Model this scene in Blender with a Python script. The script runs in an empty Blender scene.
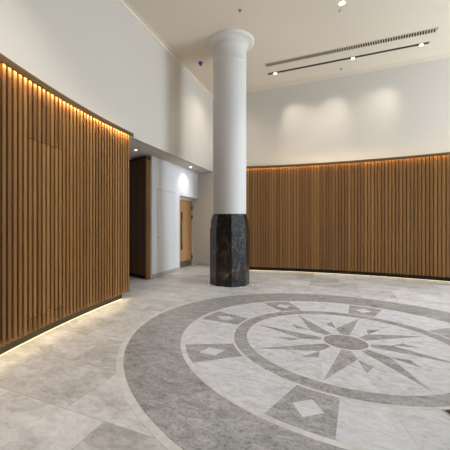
import bpy, bmesh, math, random
from math import sin, cos, pi, radians as R
random.seed(7)
scn = bpy.context.scene
col = scn.collection

# ------------------------------------------------------------------ materials
def new_mat(name):
    m = bpy.data.materials.new(name); m.use_nodes = True
    nt = m.node_tree
    return m, nt, nt.nodes['Principled BSDF']

def lin(c):
    return tuple(((x/255)/12.92 if x/255 <= 0.04045 else ((x/255+0.055)/1.055)**2.4) for x in c) + (1,)

def plain(name, rgb, rough=0.6, metal=0.0, bump=0.0, bscale=60, emit=None, spec=0.5):
    m, nt, b = new_mat(name)
    b.inputs['Base Color'].default_value = lin(rgb)
    b.inputs['Roughness'].default_value = rough
    b.inputs['Metallic'].default_value = metal
    b.inputs['Specular IOR Level'].default_value = spec
    tc = nt.nodes.new('ShaderNodeTexCoord')
    n = nt.nodes.new('ShaderNodeTexNoise'); n.inputs['Scale'].default_value = bscale
    nt.links.new(tc.outputs['Object'], n.inputs['Vector'])
    # faint tonal variation so the surface is never perfectly flat
    mx = nt.nodes.new('ShaderNodeMixRGB'); mx.blend_type = 'MULTIPLY'
    mx.inputs['Fac'].default_value = 0.05
    mx.inputs['Color1'].default_value = lin(rgb)
    nt.links.new(n.outputs['Fac'], mx.inputs['Color2'])
    nt.links.new(mx.outputs['Color'], b.inputs['Base Color'])
    if bump:
        bp = nt.nodes.new('ShaderNodeBump'); bp.inputs['Strength'].default_value = bump
        bp.inputs['Distance'].default_value = 0.01
        nt.links.new(n.outputs['Fac'], bp.inputs['Height'])
        nt.links.new(bp.outputs['Normal'], b.inputs['Normal'])
    if emit:
        b.inputs['Emission Color'].default_value = lin(emit[0])
        b.inputs['Emission Strength'].default_value = emit[1]
    return m

def ramp(nt, stops):
    r = nt.nodes.new('ShaderNodeValToRGB')
    e = r.color_ramp.elements
    e[0].position, e[0].color = stops[0][0], lin(stops[0][1])
    e[1].position, e[1].color = stops[-1][0], lin(stops[-1][1])
    for p, c in stops[1:-1]:
        x = e.new(p); x.color = lin(c)
    return r

def wood(name, dark, mid, light, rough=0.45, grain=1.0):
    m, nt, b = new_mat(name)
    L = nt.links.new
    tc = nt.nodes.new('ShaderNodeTexCoord')
    geo = nt.nodes.new('ShaderNodeNewGeometry')
    mp = nt.nodes.new('ShaderNodeMapping'); mp.inputs['Scale'].default_value = (55*grain, 55*grain, 1.6)
    L(tc.outputs['Object'], mp.inputs['Vector'])
    n = nt.nodes.new('ShaderNodeTexNoise'); n.noise_dimensions = '4D'
    n.inputs['Scale'].default_value = 1.0; n.inputs['Detail'].default_value = 5; n.inputs['Distortion'].default_value = 0.6
    L(mp.outputs['Vector'], n.inputs['Vector'])
    mul = nt.nodes.new('ShaderNodeMath'); mul.operation = 'MULTIPLY'; mul.inputs[1].default_value = 37
    L(geo.outputs['Random Per Island'], mul.inputs[0]); L(mul.outputs[0], n.inputs['W'])
    a = nt.nodes.new('ShaderNodeMath'); a.operation = 'MULTIPLY_ADD'
    a.inputs[1].default_value = 0.42
    L(geo.outputs['Random Per Island'], a.inputs[0])
    s = nt.nodes.new('ShaderNodeMath'); s.operation = 'MULTIPLY'; s.inputs[1].default_value = 0.62
    L(n.outputs['Fac'], s.inputs[0]); L(s.outputs[0], a.inputs[2])
    r = ramp(nt, [(0.12, dark), (0.5, mid), (0.9, light)])
    L(a.outputs[0], r.inputs['Fac']); L(r.outputs['Color'], b.inputs['Base Color'])
    b.inputs['Roughness'].default_value = rough
    b.inputs['Specular IOR Level'].default_value = 0.35
    return m

def stone(name, stops, scale=3.0, speck=None, rough=0.38, stretch=(1, 1, 1), rot=0.0, vein=0.5, island=0.0):
    m, nt, b = new_mat(name)
    L = nt.links.new
    tc = nt.nodes.new('ShaderNodeTexCoord'); geo = nt.nodes.new('ShaderNodeNewGeometry')
    mp = nt.nodes.new('ShaderNodeMapping'); mp.inputs['Scale'].default_value = stretch
    mp.inputs['Rotation'].default_value = (0, 0, rot)
    L(tc.outputs['Object'], mp.inputs['Vector'])
    n = nt.nodes.new('ShaderNodeTexNoise'); n.noise_dimensions = '4D'
    n.inputs['Scale'].default_value = scale; n.inputs['Detail'].default_value = 9
    n.inputs['Roughness'].default_value = 0.68; n.inputs['Distortion'].default_value = vein
    L(mp.outputs['Vector'], n.inputs['Vector'])
    w = nt.nodes.new('ShaderNodeMath'); w.operation = 'MULTIPLY'; w.inputs[1].default_value = 23
    L(geo.outputs['Random Per Island'], w.inputs[0]); L(w.outputs[0], n.inputs['W'])
    ad = nt.nodes.new('ShaderNodeMath'); ad.operation = 'MULTIPLY_ADD'; ad.inputs[1].default_value = island
    L(geo.outputs['Random Per Island'], ad.inputs[0]); L(n.outputs['Fac'], ad.inputs[2])
    r = ramp(nt, stops)
    L(ad.outputs[0], r.inputs['Fac'])
    out = r.outputs['Color']
    if speck:
        n2 = nt.nodes.new('ShaderNodeTexNoise'); n2.inputs['Scale'].default_value = speck[0]
        n2.inputs['Detail'].default_value = 4; n2.inputs['Roughness'].default_value = 0.7
        L(tc.outputs['Object'], n2.inputs['Vector'])
        r2 = nt.nodes.new('ShaderNodeValToRGB')
        r2.color_ramp.elements[0].position = speck[1]; r2.color_ramp.elements[0].color = (speck[2],)*3 + (1,)
        r2.color_ramp.elements[1].position = speck[1] + 0.14; r2.color_ramp.elements[1].color = (1, 1, 1, 1)
        L(n2.outputs['Fac'], r2.inputs['Fac'])
        mx = nt.nodes.new('ShaderNodeMixRGB'); mx.blend_type = 'MULTIPLY'; mx.inputs['Fac'].default_value = 1
        L(out, mx.inputs['Color1']); L(r2.outputs['Color'], mx.inputs['Color2']); out = mx.outputs['Color']
    L(out, b.inputs['Base Color'])
    b.inputs['Roughness'].default_value = rough
    return m

def floor_tiles():
    m, nt, b = new_mat('travertine_tiles')
    L = nt.links.new
    tc = nt.nodes.new('ShaderNodeTexCoord')
    mp = nt.nodes.new('ShaderNodeMapping'); mp.inputs['Location'].default_value = (0.49, -0.47, 0)
    L(tc.outputs['Object'], mp.inputs['Vector'])
    br = nt.nodes.new('ShaderNodeTexBrick')
    br.inputs['Scale'].default_value = 1.0
    br.inputs['Brick Width'].default_value = 0.98; br.inputs['Row Height'].default_value = 0.64
    br.inputs['Mortar Size'].default_value = 0.0022; br.inputs['Mortar Smooth'].default_value = 0.3
    br.offset = 0.38; br.offset_frequency = 2
    br.inputs['Color1'].default_value = (0, 0, 0, 1); br.inputs['Color2'].default_value = (1, 1, 1, 1)
    br.inputs['Mortar'].default_value = (0.5, 0.5, 0.5, 1)
    L(mp.outputs['Vector'], br.inputs['Vector'])
    bw = nt.nodes.new('ShaderNodeRGBToBW'); L(br.outputs['Color'], bw.inputs['Color'])
    w = nt.nodes.new('ShaderNodeMath'); w.operation = 'MULTIPLY'; w.inputs[1].default_value = 31
    L(bw.outputs[0], w.inputs[0])
    st = nt.nodes.new('ShaderNodeMapping'); st.inputs['Scale'].default_value = (1.0, 1.7, 1); st.inputs['Rotation'].default_value = (0, 0, 0.5)
    L(tc.outputs['Object'], st.inputs['Vector'])
    n = nt.nodes.new('ShaderNodeTexNoise'); n.noise_dimensions = '4D'
    n.inputs['Scale'].default_value = 2.2; n.inputs['Detail'].default_value = 13
    n.inputs['Roughness'].default_value = 0.74; n.inputs['Distortion'].default_value = 0.5
    L(st.outputs['Vector'], n.inputs['Vector']); L(w.outputs[0], n.inputs['W'])
    ad = nt.nodes.new('ShaderNodeMath'); ad.operation = 'MULTIPLY_ADD'; ad.inputs[1].default_value = 0.10
    L(bw.outputs[0], ad.inputs[0])
    n2 = nt.nodes.new('ShaderNodeTexNoise'); n2.noise_dimensions = '4D'; n2.inputs['Scale'].default_value = 11
    n2.inputs['Detail'].default_value = 8; n2.inputs['Roughness'].default_value = 0.75; n2.inputs['Distortion'].default_value = 0.8
    L(st.outputs['Vector'], n2.inputs['Vector']); L(w.outputs[0], n2.inputs['W'])
    bl = nt.nodes.new('ShaderNodeMix'); bl.data_type = 'FLOAT'; bl.inputs[0].default_value = 0.42
    L(n.outputs['Fac'], bl.inputs[2]); L(n2.outputs['Fac'], bl.inputs[3])
    L(bl.outputs[0], ad.inputs[2])
    r = ramp(nt, FLOOR_STOPS)
    L(ad.outputs[0], r.inputs['Fac'])
    mx = nt.nodes.new('ShaderNodeMixRGB'); mx.blend_type = 'MIX'
    L(br.outputs['Fac'], mx.inputs['Fac'])
    L(r.outputs['Color'], mx.inputs['Color1']); mx.inputs['Color2'].default_value = lin((150, 142, 132))
    L(mx.outputs['Color'], b.inputs['Base Color'])
    b.inputs['Roughness'].default_value = 0.36
    return m

FLOOR_STOPS = [(0.36, (130, 126, 123)), (0.48, (175, 173, 171)), (0.58, (205, 204, 204)), (0.70, (227, 227, 228))]
M = {}
M['floor'] = floor_tiles()
M['wall'] = plain('white_wall_paint', (200, 192, 182), 0.75, bump=0.02, bscale=180)
M['wall_daylit'] = plain('daylit_wall_paint', (230, 230, 233), 0.7, bump=0.02, bscale=180)  # passage wall colour lightened to carry the daylight falling there
M['ceiling'] = plain('ceiling_paint', (216, 204, 188), 0.8, bump=0.02, bscale=180)
M['column'] = plain('column_paint', (203, 200, 197), 0.6)
M['capital'] = plain('capital_paint', (205, 200, 194), 0.7)
M['door_paint'] = plain('door_white', (228, 228, 230), 0.5)
M['oak'] = wood('oak_slats', (94, 62, 30), (125, 86, 43), (150, 109, 59))
M['oak_shaded'] = wood('shaded_oak', (58, 36, 18), (78, 50, 26), (96, 64, 34))  # the oak darkened, shade of the return panel put into its colour
M['oak_cap'] = wood('oak_capping', (84, 58, 30), (108, 78, 44), (124, 92, 54), grain=0.5)
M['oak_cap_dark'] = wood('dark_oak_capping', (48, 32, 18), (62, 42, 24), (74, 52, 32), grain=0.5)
M['oak_door'] = wood('oak_door_veneer', (158, 116, 70), (182, 138, 88), (196, 152, 102), rough=0.5, grain=0.4)
M['backing'] = wood('dark_backing_board', (74, 46, 20), (88, 56, 26), (100, 65, 32), rough=0.8)
M['bronze'] = plain('dark_bronze_metal', (66, 58, 42), 0.4, 0.6)
M['black'] = plain('black_plinth', (24, 21, 18), 0.65, 0.0, spec=0.2)
M['black_metal'] = plain('black_metal', (20, 18, 16), 0.45, 0.3)
M['steel'] = plain('brushed_steel', (150, 142, 130), 0.35, 0.9)
M['grille'] = plain('aluminium_grille', (200, 188, 170), 0.5, 0.0)
M['dark_void'] = plain('dark_slot_lining', (40, 34, 28), 0.8)
M['white_trim'] = plain('white_trim_ring', (225, 220, 212), 0.5)
M['blue'] = plain('blue_plastic', (62, 78, 150), 0.45)
M['brown_patch'] = plain('brown_floor_patch', (60, 46, 26), 0.5, 0.1)
M['glass_dark'] = plain('smoked_glass', (46, 38, 28), 0.12)
M['light_marble'] = stone('pale_grey_marble', [(0.3, (164, 164, 166)), (0.46, (197, 197, 200)), (0.6, (211, 211, 214)), (0.8, (224, 225, 228))],
                          scale=5.5, speck=(30, 0.30, 0.80), stretch=(1, 2.0, 1), rot=0.7, vein=1.4, island=0.06)
M['line_marble'] = stone('ivory_line_marble', [(0.3, (184, 182, 178)), (0.7, (218, 216, 213))], scale=8, island=0.08)
M['dark_marble'] = stone('mottled_grey_marble', [(0.28, (100, 98, 97)), (0.44, (145, 143, 142)), (0.6, (171, 169, 168)), (0.8, (198, 196, 195))],
                         scale=6, speck=(38, 0.36, 0.55), stretch=(1, 1.8, 1), rot=0.3, vein=1.0, island=0.08)
M['hub_marble'] = stone('hub_grey_marble', [(0.3, (114, 112, 111)), (0.5, (152, 150, 149)), (0.75, (184, 182, 180))], scale=9, vein=1.4)
M['skirt'] = stone('travertine_skirting', [(0.3, (150, 142, 130)), (0.7, (196, 190, 180))], scale=5, island=0.1)

def black_marble():
    m, nt, b = new_mat('black_veined_marble')
    L = nt.links.new
    tc = nt.nodes.new('ShaderNodeTexCoord')
    mp = nt.nodes.new('ShaderNodeMapping'); mp.inputs['Rotation'].default_value = (0.75, 0.75, 0.0)
    mp.inputs['Scale'].default_value = (1.6, 1.6, 0.8)
    L(tc.outputs['Object'], mp.inputs['Vector'])
    vo = nt.nodes.new('ShaderNodeTexNoise'); vo.inputs['Scale'].default_value = 5.5; vo.inputs['Detail'].default_value = 5
    vo.inputs['Roughness'].default_value = 0.6; vo.inputs['Distortion'].default_value = 0.4
    L(mp.outputs['Vector'], vo.inputs['Vector'])
    r = ramp(nt, [(0.0, (26, 24, 23)), (0.515, (31, 29, 27)), (0.528, (120, 112, 100)), (0.541, (30, 28, 26)), (1.0, (24, 22, 22))])
    L(vo.outputs['Fac'], r.inputs['Fac'])
    n1 = nt.nodes.new('ShaderNodeTexNoise'); n1.inputs['Scale'].default_value = 9; n1.inputs['Detail'].default_value = 8
    L(mp.outputs['Vector'], n1.inputs['Vector'])
    r1 = ramp(nt, [(0.35, (150, 150, 150)), (0.7, (255, 255, 255))]); L(n1.outputs['Fac'], r1.inputs['Fac'])
    mx = nt.nodes.new('ShaderNodeMixRGB'); mx.blend_type = 'MULTIPLY'; mx.inputs['Fac'].default_value = 1
    L(r.outputs['Color'], mx.inputs['Color1']); L(r1.outputs['Color'], mx.inputs['Color2'])
    L(mx.outputs['Color'], b.inputs['Base Color'])
    b.inputs['Roughness'].default_value = 0.32; b.inputs['Specular IOR Level'].default_value = 0.3
    return m
M['black_marble'] = black_marble()

def emitter(name, rgb, strength):
    return plain(name, rgb, 0.5, emit=(rgb, strength))
M['led_amber'] = emitter('amber_led', (255, 212, 142), 64)
M['led_floor'] = emitter('floor_led', (255, 232, 182), 13)
M['led_line'] = emitter('floor_led_line', (255, 236, 190), 1.0)
M['led_amber_right'] = emitter('amber_led_right', (255, 208, 132), 16)
M['led_cove'] = emitter('cove_led', (255, 236, 200), 15)
M['led_cove_soft'] = emitter('soft_cove_led', (255, 232, 196), 5)
M['led_floor_right'] = emitter('floor_led_right', (255, 232, 186), 2.5)
M['lamp'] = emitter('lamp_lens', (255, 246, 230), 14)
M['uplight'] = emitter('uplight_lens', (255, 238, 208), 3)

# ------------------------------------------------------------------ mesh helpers
class MB:
    def __init__(s): s.v, s.f, s.sm = [], [], []
    def add(s, vs, fs, smooth=False):
        o = len(s.v); s.v += [tuple(p) for p in vs]
        for f in fs: s.f.append([i+o for i in f]); s.sm.append(smooth)
    def box(s, u0, u1, v0, v1, z0, z1):
        s.prism([(u0, v0), (u1, v0), (u1, v1), (u0, v1)], z0, z1)
    def prism(s, poly, z0, z1):
        n = len(poly)
        a = sum(poly[i][0]*poly[(i+1) % n][1]-poly[(i+1) % n][0]*poly[i][1] for i in range(n))
        if a < 0: poly = poly[::-1]
        vs = [(x, y, z0) for x, y in poly] + [(x, y, z1) for x, y in poly]
        fs = [list(range(n))[::-1], list(range(n, 2*n))] + [[i, (i+1) % n, n+(i+1) % n, n+i] for i in range(n)]
        s.add(vs, fs)
    def arc(s, c, r0, r1, a0, a1, z0, z1, n):
        vs = []
        for i in range(n+1):
            a = a0+(a1-a0)*i/n
            for r, z in ((r0, z0), (r1, z0), (r1, z1), (r0, z1)):
                vs.append((c[0]+r*cos(a), c[1]+r*sin(a), z))
        fs = []
        for i in range(n):
            b = 4*i
            for k in range(4):
                fs.append([b+k, b+4+k, b+4+(k+1) % 4, b+(k+1) % 4])
        fs += [[0, 1, 2, 3], [4*n+3, 4*n+2, 4*n+1, 4*n]]
        s.add(vs, fs)
    def ring(s, c, r0, r1, z0, z1, n=128):
        vs = []
        for i in range(n):
            a = 2*pi*i/n
            for r, z in ((r0, z0), (r1, z0), (r1, z1), (r0, z1)):
                vs.append((c[0]+r*cos(a), c[1]+r*sin(a), z))
        fs = []
        for i in range(n):
            b, d = 4*i, 4*((i+1) % n)
            for k in range(4): fs.append([b+k, d+k, d+(k+1) % 4, b+(k+1) % 4])
        s.add(vs, fs)
    def lathe(s, c, prof, n=64, smooth=True, a0=0.0):
        vs = []
        for r, z in prof:
            for i in range(n):
                a = a0+2*pi*i/n
                vs.append((c[0]+r*cos(a), c[1]+r*sin(a), z))
        fs = []
        for j in range(len(prof)-1):
            for i in range(n):
                fs.append([j*n+i, j*n+(i+1) % n, (j+1)*n+(i+1) % n, (j+1)*n+i])
        s.add(vs, fs, smooth)
        k = len(prof)-1
        s.add(vs[:n], [list(range(n))[::-1]]); s.add(vs[k*n:], [list(range(n))])
    def build(s, name, mat, parent=None, bevel=0.0):
        me = bpy.data.meshes.new(name)
        off = parent_loc(parent)
        me.from_pydata([(x-off[0], y-off[1], z-off[2]) for x, y, z in s.v], [], s.f)
        for p, f in zip(me.polygons, s.sm): p.use_smooth = f
        bm = bmesh.new(); bm.from_mesh(me)
        bmesh.ops.recalc_face_normals(bm, faces=bm.faces); bm.to_mesh(me); bm.free()
        me.materials.append(mat)
        o = bpy.data.objects.new(name, me); col.objects.link(o)
        if parent: o.parent = parent
        if bevel:
            b = o.modifiers.new('bevel', 'BEVEL'); b.width = bevel; b.segments = 2; b.limit_method = 'ANGLE'
        return o

def parent_loc(o):
    x = y = z = 0
    while o:
        x += o.location.x; y += o.location.y; z += o.location.z; o = o.parent
    return x, y, z

def thing(name, label, cat, loc, group=None):
    o = bpy.data.objects.new(name, None); col.objects.link(o)
    o.location = loc; o.empty_display_size = 0.1
    o['label'] = label; o['category'] = cat
    if group: o['group'] = group
    return o
def tag(o, label, cat, group=None):
    o['label'] = label; o['category'] = cat
    if group: o['group'] = group
    return o
def struct(o):
    o['kind'] = 'structure'; return o
def at_origin(o, c):
    """move a top-level mesh's origin to c without moving its shape"""
    for v in o.data.vertices: v.co.x -= c[0]; v.co.y -= c[1]; v.co.z -= c[2]
    o.location = c
    return o

# ------------------------------------------------------------------ the room
CEIL, SOFF = 5.6, 3.1
UL, VR = -3.6, 9.65           # left bulkhead face, right (long) wall face
UE, VF = 7.0, -7.0            # far end wall with windows, front wall with windows
PU = -4.14                    # passage wall face
b = MB(); b.box(-7.2, UE+0.3, VF-0.3, VR+0.3, -0.25, 0.0); struct(b.build('floor', M['floor']))
b = MB(); b.box(UL-0.12, UE+0.3, VF-0.3, VR+0.3, CEIL, CEIL+0.25); struct(b.build('ceiling', M['ceiling']))
# left wall: solid behind the timber screen, a bulkhead over the passage beyond it
b = MB(); b.box(UL-0.12, UL, VF-0.3, VR, SOFF, CEIL); struct(b.build('wall_left', M['wall']))
b = MB(); b.box(UL-0.12, UL, VF-0.3, 4.62, 0.0, SOFF); struct(b.build('wall_left_lower', M['wall']))
b = MB(); b.box(-7.2, UL-0.12, 2.6, VR, SOFF, SOFF+0.12); struct(b.build('ceiling_passage', M['ceiling']))
b = MB(); b.box(-7.2, UE+0.3, VR, VR+0.2, 0.0, CEIL); struct(b.build('wall_right', M['wall']))
# passage wall with the recess of the oak door
RV0, RD, RH = 8.265, 0.20, 2.235
b = MB()
b.box(PU-0.12, PU, 6.72, RV0, 0, SOFF)
b.box(PU-0.30, PU, RV0, VR, RH, SOFF)
struct(b.build('wall_passage', M['wall_daylit']))
b = MB(); b.box(-7.2, -7.0, 2.6, VR, 0, SOFF); struct(b.build('wall_passage_end', M['wall']))
b = MB(); b.box(-7.0, UL-0.12, 2.6, 2.75, 0, SOFF); struct(b.build('wall_passage_near', M['wall']))
# skirtings of stone
b = MB(); b.box(PU, PU+0.02, 6.72, RV0, 0, 0.115); struct(b.build('baseboard_passage', M['skirt']))
b = MB(); b.box(PU, -1.9, VR-0.02, VR, 0, 0.115); struct(b.build('baseboard_right', M['skirt']))
# stepped cornices where the walls meet the ceiling
b = MB(); b.box(UL, UL+0.012, VF, VR, CEIL-0.10, CEIL); b.box(UL+0.012, UL+0.05, VF, VR, CEIL-0.012, CEIL); struct(b.build('trim_1', M['ceiling']))
b = MB(); b.box(UL, UE, VR-0.012, VR, CEIL-0.10, CEIL); b.box(UL, UE, VR-0.05, VR-0.012, CEIL-0.012, CEIL); struct(b.build('trim_2', M['ceiling']))
# end wall and front wall (outside the photograph) with tall glazed openings that let the daylight in
def window_wall(name, axis, pos, lo, hi, openings, z0, z1, idx):
    b = MB()
    def bx(a0, a1, c0, c1):
        if axis == 'u': b.box(pos, pos+0.2, a0, a1, c0, c1)
        else: b.box(a0, a1, pos-0.2, pos, c0, c1)
    cur = lo
    for (a0, a1) in openings:
        bx(cur, a0, 0, CEIL); bx(a0, a1, 0, z0); bx(a0, a1, z1, CEIL); cur = a1
    bx(cur, hi, 0, CEIL)
    struct(b.build(name, M['wall']))
    for (a0, a1) in openings:
        f = MB()
        n = max(1, round((a1-a0)/1.3))
        def fr(p0, p1, q0, q1):
            if axis == 'u': f.box(pos+0.06, pos+0.12, p0, p1, q0, q1)
            else: f.box(p0, p1, pos-0.12, pos-0.06, q0, q1)
        fr(a0, a1, z0, z0+0.05); fr(a0, a1, z1-0.05, z1); fr(a0, a1, 2.5, 2.55)
        for k in range(n+1):
            p = a0+(a1-a0-0.05)*k/n; fr(p, p+0.05, z0, z1)
        struct(f.build('window_%d' % idx, M['black_metal'])); idx += 1
        li = bpy.data.lights.new('daylight_portal', 'AREA'); li.shape = 'RECTANGLE'
        li.size, li.size_y = a1-a0, z1-z0
        li.cycles.is_portal = True
        lo_ = bpy.data.objects.new('daylight_portal', li); col.objects.link(lo_)
        zc = (z0+z1)/2; m_ = (a0+a1)/2
        if axis == 'u': lo_.location = (pos+0.16, m_, zc); lo_.rotation_euler = (R(90), 0, R(90))
        else: lo_.location = (m_, pos-0.16, zc); lo_.rotation_euler = (R(90), 0, R(0+180))
    return idx
i = window_wall('wall_end', 'u', UE, VF-0.3, VR+0.2, [(-2.4, -1.6), (4.3, 4.9), (6.3, 9.0)], 0.1, 5.3, 1)
window_wall('wall_front', 'v', VF, UL, UE, [(5.0, 5.8)], 0.1, 4.2, i)

# ------------------------------------------------------------------ timber screens
def slat_panel(c, R0, a0, a1, pitch, z0, z1, skip=None, width=0.046, d0=0.04, d1=0.11):
    """vertical slats on the inner side of an arc; skip = (angle lo, hi) range left to the access door"""
    b, door = MB(), MB()
    n = int(abs(a1-a0)*R0/pitch)
    sg = 1 if a1 > a0 else -1
    bev = 0.004
    for k in range(n):
        a = a0+sg*(k+0.5)*pitch/R0
        rad = (cos(a), sin(a)); tan = (-sin(a), cos(a))
        def P(r, t): return (c[0]+rad[0]*r+tan[0]*t, c[1]+rad[1]*r+tan[1]*t)
        w = width/2
        poly = [P(R0-d0, -w), P(R0-d0, w), P(R0-d1+bev, w), P(R0-d1, w-bev), P(R0-d1, -w+bev), P(R0-d1+bev, -w)]
        if skip and skip[0] <= a <= skip[1]:
            b.prism(poly, z0, skip[2]-0.004); b.prism(poly, skip[3]+0.004, z1)
            door.prism(poly, skip[2]+0.004, skip[3]-0.004)
        else:
            b.prism(poly, z0, z1)
    return b, door

# --- left screen
LC, LR = (9.41, 5.25), 13.0
LA0, LA1 = R(202.0), R(181.95)
def scr_loc(c, r, a): return (c[0]+r*cos(a), c[1]+r*sin(a), 0)
t = thing('slatted_screen', 'long curved oak slat screen on the left wall with glowing top edge', 'wall panelling', scr_loc(LC, LR, R(190)))
DZ0, DZ1 = 0.30, 2.385
dA = (R(189.22), R(192.35))
sl, dr = slat_panel(LC, LR, LA1-R(0.17), LA0, 0.078, 0.13, 3.05, skip=(dA[0], dA[1], DZ0, DZ1))
back = MB()

sl.build('slat_panel', M['oak'], t)
back.arc(LC, LR-0.04, LR-0.012, LA1-R(0.1), dA[0]-R(0.13), 0.13, 3.06, 40)
back.arc(LC, LR-0.04, LR-0.012, dA[1]+R(0.13), LA0, 0.13, 3.06, 40)
back.arc(LC, LR-0.04, LR-0.012, dA[0]-R(0.13), dA[1]+R(0.13), DZ1+0.005, 3.06, 12)
back.arc(LC, LR-0.04, LR-0.012, dA[0]-R(0.13), dA[1]+R(0.13), 0.13, DZ0-0.005, 12)
back.build('backing_board', M['backing'], t)
d_ = dr.build('access_door', M['oak'], t); d_['label'] = 'concealed slatted door leaf flush in the screen'
db = MB(); db.arc(LC, LR-0.04, LR-0.012, dA[0]-R(0.11), dA[1]+R(0.11), DZ0+0.005, DZ1-0.005, 12)
db.build('door_backing', M['backing'], d_)
k = MB(); k.arc(LC, LR-0.012, LR, LA1+R(0.32), LA0, 0.0, 0.14, 80); k.build('kickboard', M['bronze'], t)
k = MB(); k.arc(LC, LR-0.165, LR, LA1-R(0.36), LA0, 3.062, 3.10, 80)
k.arc(LC, LR-0.165, LR-0.150, LA1-R(0.36), LA0, 3.028, 3.07, 80); k.build('capping', M['oak_cap'], t)
k = MB(); k.arc(LC, LR-0.149, LR-0.132, LA1-R(0.1), LA0, 3.054, 3.061, 80)
q = k.build('top_light_strip', M['led_amber'], t)
k = MB(); k.arc(LC, LR-0.050, LR-0.036, LA1+R(0.1), LA0, 0.118, 0.128, 80)
k.build('floor_light_strip', M['led_floor'], t)
k = MB(); k.arc(LC, LR-0.020, LR-0.012, LA1+R(0.34), LA0, 0.0, 0.007, 80); k.build('floor_light_line', M['led_line'], t)
k = MB(); k.arc(LC, LR-0.05, LR-0.02, LA1-R(0.2), LA0, 3.101, 3.108, 80)
k.build('cove_light_strip', M['led_cove_soft'], t)

# --- the short return of panelling at the passage mouth
def straight_screen():
    A, B = (-4.20, 6.62), (-5.75, 7.16)
    L_ = math.hypot(B[0]-A[0], B[1]-A[1]); d = ((B[0]-A[0])/L_, (B[1]-A[1])/L_); nrm = (d[1], -d[0])
    if nrm[1] > 0: nrm = (-nrm[0], -nrm[1])
    def P(s, w): return (A[0]+d[0]*s+nrm[0]*w, A[1]+d[1]*s+nrm[1]*w)
    def slab(b, s0, s1, w0, w1, z0, z1): b.prism([P(s0, w0), P(s1, w0), P(s1, w1), P(s0, w1)], z0, z1)
    t = thing('slatted_screen', 'short oak return panel, shade put into its slat colour, in the opening beyond the long left screen', 'wall panelling', (A[0], A[1], 0))
    b = MB(); slab(b, 0.0, L_, -0.03, 0.0, 0.10, 2.995); b.build('backing_board', M['backing'], t)
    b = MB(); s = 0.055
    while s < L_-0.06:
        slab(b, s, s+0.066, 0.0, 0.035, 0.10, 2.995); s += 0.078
    b.build('slat_panel', M['oak_shaded'], t)
    b = MB(); slab(b, -0.006, 0.05, -0.08, 0.042, 0.0, 2.995); b.build('end_board', M['oak'], t)
    b = MB(); slab(b, 0.05, L_, -0.03, 0.0, 0.0, 0.10); b.build('kickboard', M['black'], t)
    b = MB(); slab(b, -0.05, L_, -0.06, 0.10, 2.995, 3.06); b.build('capping', M['oak_cap_dark'], t, bevel=0.006)
straight_screen()

# --- right screen
RC, RR = (0.5, -2.5), 12.0
def ang_u(u): return math.acos((u-RC[0])/RR)
RA0, RA1 = ang_u(-2.72), ang_u(5.6)
t = thing('slatted_screen', 'wide curved oak slat screen on the far right wall with black plinth', 'wall panelling', scr_loc(RC, RR, R(90)))
slat_panel(RC, RR, RA0, RA1, 0.078, 0.12, 3.03, width=0.060, d1=0.072)[0].build('slat_panel', M['oak'], t)
k = MB(); k.arc(RC, RR-0.04, RR-0.012, RA0, RA1, 0.12, 3.04, 80); k.build('backing_board', M['backing'], t)
k = MB(); k.arc(RC, RR-0.07, RR-0.02, RA0-R(0.1), RA1, 0.024, 0.12, 80); k.build('kickboard', M['black'], t)
k = MB(); k.arc(RC, RR-0.13, RR-0.01, RA0+R(0.1), RA1, 3.045, 3.085, 80)
k.arc(RC, RR-0.13, RR-0.121, RA0+R(0.1), RA1, 3.015, 3.05, 80); k.build('capping', M['oak_cap'], t)
k = MB(); k.arc(RC, RR-0.118, RR-0.092, RA0, RA1, 3.036, 3.043, 80); k.build('top_light_strip', M['led_amber_right'], t)
k = MB(); k.arc(RC, RR-0.06, RR-0.035, RA0, RA1, 0.017, 0.024, 80); k.build('floor_light_strip', M['led_floor_right'], t)
k = MB(); k.arc(RC, RR-0.036, RR-0.011, RA0, RA1, 3.086, 3.094, 80); k.build('cove_light_strip', M['led_cove'], t)
k = MB(); k.arc(RC, RR-0.03, RR-0.012, RA0-R(0.1), RA1, 0.0, 0.05, 80); k.build('base_rail', M['black'], t)

# ------------------------------------------------------------------ column
CC = (-2.198, 6.999)
t = thing('column', 'tall round white column on black octagonal marble base', 'column', (CC[0], CC[1], 0))
def octa(r_ap): return r_ap/cos(pi/8)
b = MB(); b.lathe(CC, [(octa(0.425), 0.0), (octa(0.425), 1.31), ], n=8, smooth=False, a0=R(22.5))
pl = b.build('base', M['black_marble'], t, bevel=0.006); pl['label'] = 'black veined marble octagonal base'
b = MB(); b.lathe(CC, [(octa(0.405), 1.31), (octa(0.405), 1.50)], n=8, smooth=False, a0=R(22.5))
b.build('base_tier', M['black_marble'], t, bevel=0.005)
b = MB(); b.lathe(CC, [(octa(0.378), 1.50), (octa(0.378), 1.585)], n=8, smooth=False, a0=R(22.5))
b.lathe(CC, [(0.394, 1.575), (0.394, 1.615)], n=48); b.build('base_collar', M['black_marble'], t)
b = MB(); b.lathe(CC, [(0.382, 1.612), (0.382, 5.2)], n=96); b.build('shaft', M['column'], t)
prof = [(0.383, 5.06), (0.390, 5.07), (0.395, 5.085), (0.396, 5.10), (0.390, 5.12), (0.385, 5.13), (0.385, 5.43), (0.398, 5.44), (0.406, 5.455), (0.402, 5.475), (0.398, 5.482),
        (0.415, 5.505), (0.45, 5.53), (0.50, 5.548), (0.545, 5.556), (0.555, 5.575), (0.565, CEIL)]
b = MB(); b.lathe(CC, prof, n=96); b.build('capital', M['capital'], t)

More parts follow.
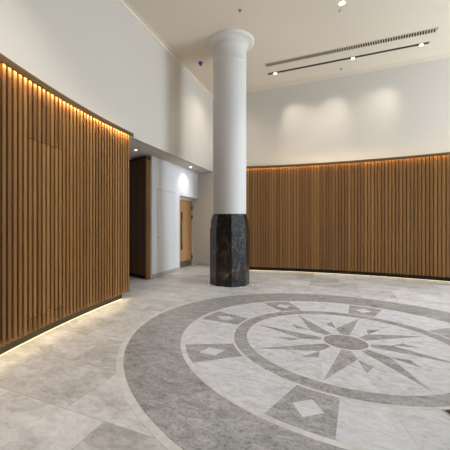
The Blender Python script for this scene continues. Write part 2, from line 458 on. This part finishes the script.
# in-ground uplights, one per face of the base
names = {-90: 'small floor uplight at the column base, front left face', -45: 'small floor uplight at the column base, front right face',
         -135: 'small floor uplight near the left corner of the column base', 180: 'small floor uplight behind the left corner of the column base',
         0: 'small floor uplight beside the right corner of the column base', 45: 'small floor uplight behind the right corner of the column base'}
for ang, lab in names.items():
    x, y = CC[0]+0.535*cos(R(ang)), CC[1]+0.535*sin(R(ang))
    u = thing('floor_uplight', lab, 'floor light', (x, y, 0), 'uplights around the column base')
    b = MB(); b.ring((x, y), 0.017, 0.036, 0.0, 0.004, 20); b.build('bezel', M['steel'], u)
    b = MB(); b.lathe((x, y), [(0.017, 0.0), (0.017, 0.003)], n=16); b.build('lens', M['uplight'], u)
    li = bpy.data.lights.new('uplight_beam', 'SPOT'); li.energy = 16.0; li.spot_size = R(60); li.spot_blend = 0.8
    li.color = (1, 0.72, 0.4); li.shadow_soft_size = 0.02
    lo_ = bpy.data.objects.new('uplight_beam', li); col.objects.link(lo_); lo_.location = (x, y, 0.012)
    lo_.rotation_euler = (R(180-10), 0, R(ang)+R(90)); lo_.parent = None

# ------------------------------------------------------------------ floor medallion
MC = (0.134, 4.099)
A0 = R(34.0)                                   # bearing of one main point
def pol(r, a): return (MC[0]+r*cos(a), MC[1]+r*sin(a))
t = thing('floor_medallion', 'big round compass star inlaid in grey and pale marble floor', 'floor inlay', (MC[0], MC[1], 0))
def seg_ring(r0, r1, z, n, a_off, gap=0.0025):
    b = MB(); st = 2*pi/n
    for k in range(n):
        g = gap/((r0+r1)/2)/2
        b.arc(MC, r0, r1, a_off+k*st+g, a_off+(k+1)*st-g, 0.0, z, max(4, 96//n))
    return b
seg_ring(2.562, 2.632, 0.002, 16, A0).build('outer_line', M['line_marble'], t)
seg_ring(1.947, 2.560, 0.002, 8, A0-R(22.5)).build('outer_band', M['dark_marble'], t)
seg_ring(1.890, 1.946, 0.0022, 32, A0).build('white_line', M['line_marble'], t)
PH, PHI = R(7.35), R(6.9)
b = MB()
for k in range(8):
    a = A0+k*pi/4
    b.arc(MC, 1.334, 1.889, a+PH, a+pi/8-0.0007, 0.0, 0.002, 8)
    b.arc(MC, 1.334, 1.889, a+pi/8+0.0007, a+pi/4-PH, 0.0, 0.002, 8)
b.build('field', M['light_marble'], t)
for k in range(8):
    a = A0+k*pi/4
    b = MB(); b.arc(MC, 1.334, 1.889, a-PH, a+PH, 0.0, 0.002, 8)
    p = b.build('panel', M['dark_marble'], t)
    b = MB(); b.prism([pol(1.475, a), pol(1.615, a+R(4.1)), pol(1.755, a), pol(1.615, a-R(4.1))], 0.0, 0.0032)
    b.build('diamond', M['light_marble'], p)
seg_ring(1.302, 1.333, 0.0022, 16, A0).build('inner_line', M['line_marble'], t)
seg_ring(1.147, 1.301, 0.002, 16, A0).build('inner_band', M['dark_marble'], t)
# star field: pale stones wedge by wedge, dark halves of the points let in
b = MB()
for k in range(16):
    a = A0+k*pi/8
    b.arc(MC, 0.262, 1.146, a+0.0009, a+pi/8-0.0009, 0.0, 0.0016, 10)
b.build('star_field', M['light_marble'], t)
RV, RT, RS = 0.486, 1.10, 0.775
for k in range(8):
    a = A0+k*pi/4
    # dark half of a main point: axis, tip, valley
    b = MB(); b.prism([pol(0.262, a), pol(RT, a), pol(RV, a+R(22.5)), pol(0.262, a+R(20.0)), pol(0.262, a+R(10))], 0.0, 0.0030)
    b.build('star_point', M['dark_marble'], t)
    b = MB(); b.prism([pol(0.262, a), pol(RT, a), pol(RV, a-R(22.5)), pol(0.262, a-R(20.0)), pol(0.262, a-R(10))], 0.0, 0.0026)
    b.build('pale_star_point', M['light_marble'], t)
    s = a+R(22.5)
    # dark half of a small point: valley, tip, shoulder on the next main point's pale edge
    b = MB(); b.prism([pol(RV+0.004, s), pol(RS, s), pol(0.642, s+R(8.9))], 0.0, 0.0029)
    b.build('small_star_point', M['dark_marble'], t)
b = MB(); b.ring(MC, 0.236, 0.262, 0.0, 0.0032, 96); b.build('hub_line', M['line_marble'], t)
b = MB(); b.lathe(MC, [(0.235, 0.0), (0.235, 0.003)], n=96, smooth=False); b.build('hub', M['hub_marble'], t)
# thin brown shape laid on the dark panel at the right of the picture
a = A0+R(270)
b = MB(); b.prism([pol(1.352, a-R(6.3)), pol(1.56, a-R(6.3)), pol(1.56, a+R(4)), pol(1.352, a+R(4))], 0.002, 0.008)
o = b.build('floor_patch', M['brown_patch'])
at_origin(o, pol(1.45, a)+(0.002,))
tag(o, 'thin dark brown shape lying in the grey inlay panel at the right edge', 'plate')

# ------------------------------------------------------------------ doors
# oak door in the recess
DX = PU-RD
DV0, DV1, DH = 8.59, 9.555, 2.13
f = MB()
f.box(DX-0.06, DX+0.03, RV0, DV0, 0, RH); f.box(DX-0.06, DX+0.03, DV1, VR, 0, RH); f.box(DX-0.06, DX+0.03, DV0, DV1, DH+0.01, RH)
d = f.build('door_1', M['wall']); struct(d)
b = MB(); b.box(DX-0.035, DX+0.01, DV0+0.004, DV1-0.004, 0.006, DH); lf = b.build('leaf', M['oak_door'], d)
b = MB(); b.box(DX+0.01, DX+0.0125, DV0+0.01, DV1-0.01, 0.012, 0.21); b.build('kick_plate', M['steel'], lf)
b = MB(); b.box(DX+0.008, DX+0.0125, DV0+0.155, DV0+0.255, 0.58, 1.76); b.build('vision_panel', M['glass_dark'], lf)
b = MB()
b.lathe((DX+0.07, DV0+0.12), [(0.014, 0.75), (0.014, 1.50)], n=16)
for z in (0.82, 1.42): b.box(DX+0.01, DX+0.07, DV0+0.112, DV0+0.128, z, z+0.016)
b.build('pull_handle', M['steel'], lf)
for z in (0.22, 1.55, 1.86):
    b = MB(); b.lathe((DX+0.026, DV1-0.002), [(0.016, z), (0.016, z+0.12)], n=12); b.box(DX+0.01, DX+0.018, DV1-0.04, DV1+0.02, z, z+0.12)
    b.build('hinge', M['bronze'], d)
# flush white service door in the passage wall
b = MB(); b.box(PU-0.01, PU+0.004, 6.98, 7.95, 0.12, 2.28)
d = b.build('door_2', M['door_paint']); struct(d)
b = MB()
for p0, p1, q0, q1 in ((6.97, 6.98, 0.12, 2.29), (7.95, 7.96, 0.12, 2.29), (6.97, 7.96, 2.28, 2.29)):
    b.box(PU-0.01, PU+0.0012, p0, p1, q0, q1)
b.build('shadow_gap', plain('shadow_gap_grey', (170, 164, 156), 0.8), d)
b = MB(); b.box(PU+0.004, PU+0.010, 7.03, 7.06, 1.02, 1.05); b.build('keyhole', M['steel'], d)

# ------------------------------------------------------------------ ceiling fittings
b = MB()
t = thing('air_diffuser', 'long slatted linear air grille in the ceiling above the black track', 'air vent', (0.2, 8.345, CEIL))
V0, V1, U0, U1 = 8.25, 8.44, -1.645, 2.06
b = MB()
b.box(U0, U1, V0, V0+0.014, CEIL-0.012, CEIL); b.box(U0, U1, V1-0.014, V1, CEIL-0.012, CEIL)
b.box(U0, U0+0.014, V0, V1, CEIL-0.012, CEIL); b.box(U1-0.014, U1, V0, V1, CEIL-0.012, CEIL)
b.build('frame', M['grille'], t)
b = MB(); b.box(U0+0.014, U1-0.014, V0+0.014, V1-0.014, CEIL-0.003, CEIL); b.build('slot', M['dark_void'], t)
b = MB(); n = 74
for k in range(n):
    u = U0+0.03+(U1-U0-0.06)*k/(n-1)
    b.prism([(u-0.02, V0+0.012), (u-0.004, V0+0.012), (u+0.02, V1-0.012), (u+0.004, V1-0.012)], CEIL-0.010, CEIL-0.004)
b.build('blade', M['grille'], t)['kind'] = 'stuff'
t = thing('light_track', 'long black recessed lighting track in the ceiling near the right wall', 'lighting track', (0.18, 8.868, CEIL))
V0, V1, U0, U1 = 8.825, 8.911, -1.665, 2.03
b = MB(); b.box(U0, U1, V0, V0+0.008, CEIL-0.006, CEIL); b.box(U0, U1, V1-0.008, V1, CEIL-0.006, CEIL)
b.box(U0, U0+0.008, V0, V1, CEIL-0.006, CEIL); b.box(U1-0.008, U1, V0, V1, CEIL-0.006, CEIL); b.build('rim', M['black_metal'], t)
b = MB(); b.box(U0+0.008, U1-0.008, V0+0.008, V1-0.008, CEIL-0.006, CEIL); b.build('channel', M['black_metal'], t)

def aim(lo_, tgt):
    from mathutils import Vector
    lo_.rotation_euler = (Vector(tgt)-lo_.location).to_track_quat('-Z', 'Y').to_euler()
def spot(loc, tgt, energy, size, blend, colr, soft=0.03):
    li = bpy.data.lights.new('spot_beam', 'SPOT'); li.energy = energy; li.spot_size = R(size); li.spot_blend = blend
    li.color = colr; li.shadow_soft_size = soft
    lo_ = bpy.data.objects.new('spot_beam', li); col.objects.link(lo_); lo_.location = loc; aim(lo_, tgt)
WARM = (1.0, 0.91, 0.80)
TS = [(-1.47, 'left end'), (0.46, 'middle'), (1.88, 'right end')]
for (u, w), tu in zip(TS, (-0.72, -0.3, 0.7)):
    t = thing('track_spotlight', 'small white lit spotlight in the black track, %s' % w, 'spotlight', (u, 8.868, CEIL-0.007), 'spotlights in the track')
    b = MB(); b.lathe((u, 8.868), [(0.040, CEIL-0.026), (0.043, CEIL-0.022), (0.043, CEIL-0.007)], n=24); b.build('housing', M['white_trim'], t)
    b = MB(); b.lathe((u, 8.868), [(0.038, CEIL-0.03), (0.038, CEIL-0.026)], n=24); b.build('lens', M['lamp'], t)
    spot((u, 8.868, CEIL-0.05), (tu, VR, 3.9), 72, 58, 1.0, WARM)
NEUTRAL = (1.0, 0.95, 0.90)
def downlight(u, v, z, lab, energy, size=80, r=0.05, group=None, tgt=None):
    t = thing('downlight', lab, 'ceiling light', (u, v, z), group)
    b = MB(); b.ring((u, v), r, r+0.016, z-0.006, z, 32); b.build('trim_ring', M['white_trim'], t)
    b = MB(); b.lathe((u, v), [(r, z-0.004), (r, z)], n=24); b.build('lens', M['lamp'], t)
    if energy: spot((u, v, z-0.012), tgt or (u, v, 0), energy, size, 1.0, WARM if (z < 4 or v > 8) else NEUTRAL, 0.04)
downlight(0.156, 6.592, CEIL, 'round lit downlight in the high ceiling above the compass', 270, 110)
for (u, v, lab) in ((3.4, 6.4, 'added fill downlight, out of view, by the right end of the long screen'),  # invented lamps outside the view, added to light floor and room
                    (-2.75, 8.4, 'added fill downlight in the high ceiling, hidden behind the column'),  # invented too, placed out of sight to brighten the back-left wall
                    (3.4, 2.2, 'added fill downlight, out of view, near the end windows'), (-2.2, 2.2, 'added fill downlight, out of view, beside the long left screen')):
    downlight(u, v, CEIL, lab, {8.4: 125, 6.4: 240}.get(v, 370 if u < 0 else 20), {6.4: 84, 8.4: 130}.get(v, 105))
downlight(-4.146, 6.02, SOFF, 'lit downlight in the low soffit beside the short return panel', 5, 70, 0.026)
downlight(-3.90, 8.528, SOFF, 'lit downlight in the low soffit nearest the oak door', 42, 125, 0.034)
def sprinkler(u, v, lab, mat):
    t = thing('ceiling_sprinkler', lab, 'sprinkler', (u, v, CEIL), 'ceiling sprinklers')
    b = MB(); b.lathe((u, v), [(0.030, CEIL-0.006), (0.034, CEIL+0.004)], n=20); b.build('escutcheon', mat, t)
    b = MB(); b.lathe((u, v), [(0.020, CEIL-0.034), (0.022, CEIL-0.030), (0.009, CEIL-0.028), (0.009, CEIL-0.006)], n=16); b.build('deflector', mat, t)
sprinkler(-1.665, 5.975, 'small grey sprinkler head in the ceiling in front of the column', M['steel'])
sprinkler(0.197, 9.372, 'small grey sprinkler head between the black track and right wall', M['steel'])
sprinkler(0.124, 6.80, 'small grey sprinkler head close beside the lit high downlight', M['grille'])
t = thing('alarm_detector', 'small blue cone shaped fitting hanging from the ceiling left of the column', 'detector', (-3.125, 7.46, CEIL))
b = MB(); b.lathe((-3.125, 7.46), [(0.05, CEIL-0.012), (0.055, CEIL)], n=24); b.build('mount', M['white_trim'], t)
b = MB(); b.lathe((-3.125, 7.46), [(0.010, CEIL-0.115), (0.030, CEIL-0.095), (0.058, CEIL-0.045), (0.060, CEIL-0.02), (0.045, CEIL-0.012)], n=24); b.build('lens', M['blue'], t)
t = thing('smoke_detector', 'tiny white round detector in the low soffit next to the oak door', 'detector', (-3.89, 8.906, SOFF))
b = MB(); b.lathe((-3.89, 8.906), [(0.03, SOFF-0.035), (0.045, SOFF-0.02), (0.05, SOFF)], n=24); b.build('body', M['white_trim'], t)
b = MB(); b.ring((-3.89, 8.906), 0.05, 0.058, SOFF-0.008, SOFF, 24); b.build('mount', M['white_trim'], t)

# ------------------------------------------------------------------ daylight
w = bpy.data.worlds.new('sky'); scn.world = w; w.use_nodes = True
bg = w.node_tree.nodes['Background']
bg.inputs['Color'].default_value = (0.78, 0.90, 1.0, 1); bg.inputs['Strength'].default_value = 13.0

# ------------------------------------------------------------------ camera
cam = bpy.data.cameras.new('camera'); co = bpy.data.objects.new('camera', cam); col.objects.link(co)
co.location = (0, 0, 1.4); co.rotation_euler = (R(90), 0, R(24.51))
cam.sensor_width = 36; cam.sensor_fit = 'HORIZONTAL'; cam.lens = 311.5/450*36
cam.shift_x = (225-191)/450; cam.shift_y = -(225-223.5)/450
cam.clip_start = 0.05; cam.clip_end = 100
scn.camera = co
vs = scn.view_settings
vs.view_transform = 'Standard'; vs.look = 'None'; vs.gamma = 1; vs.use_curve_mapping = False
vs.exposure = 0.22
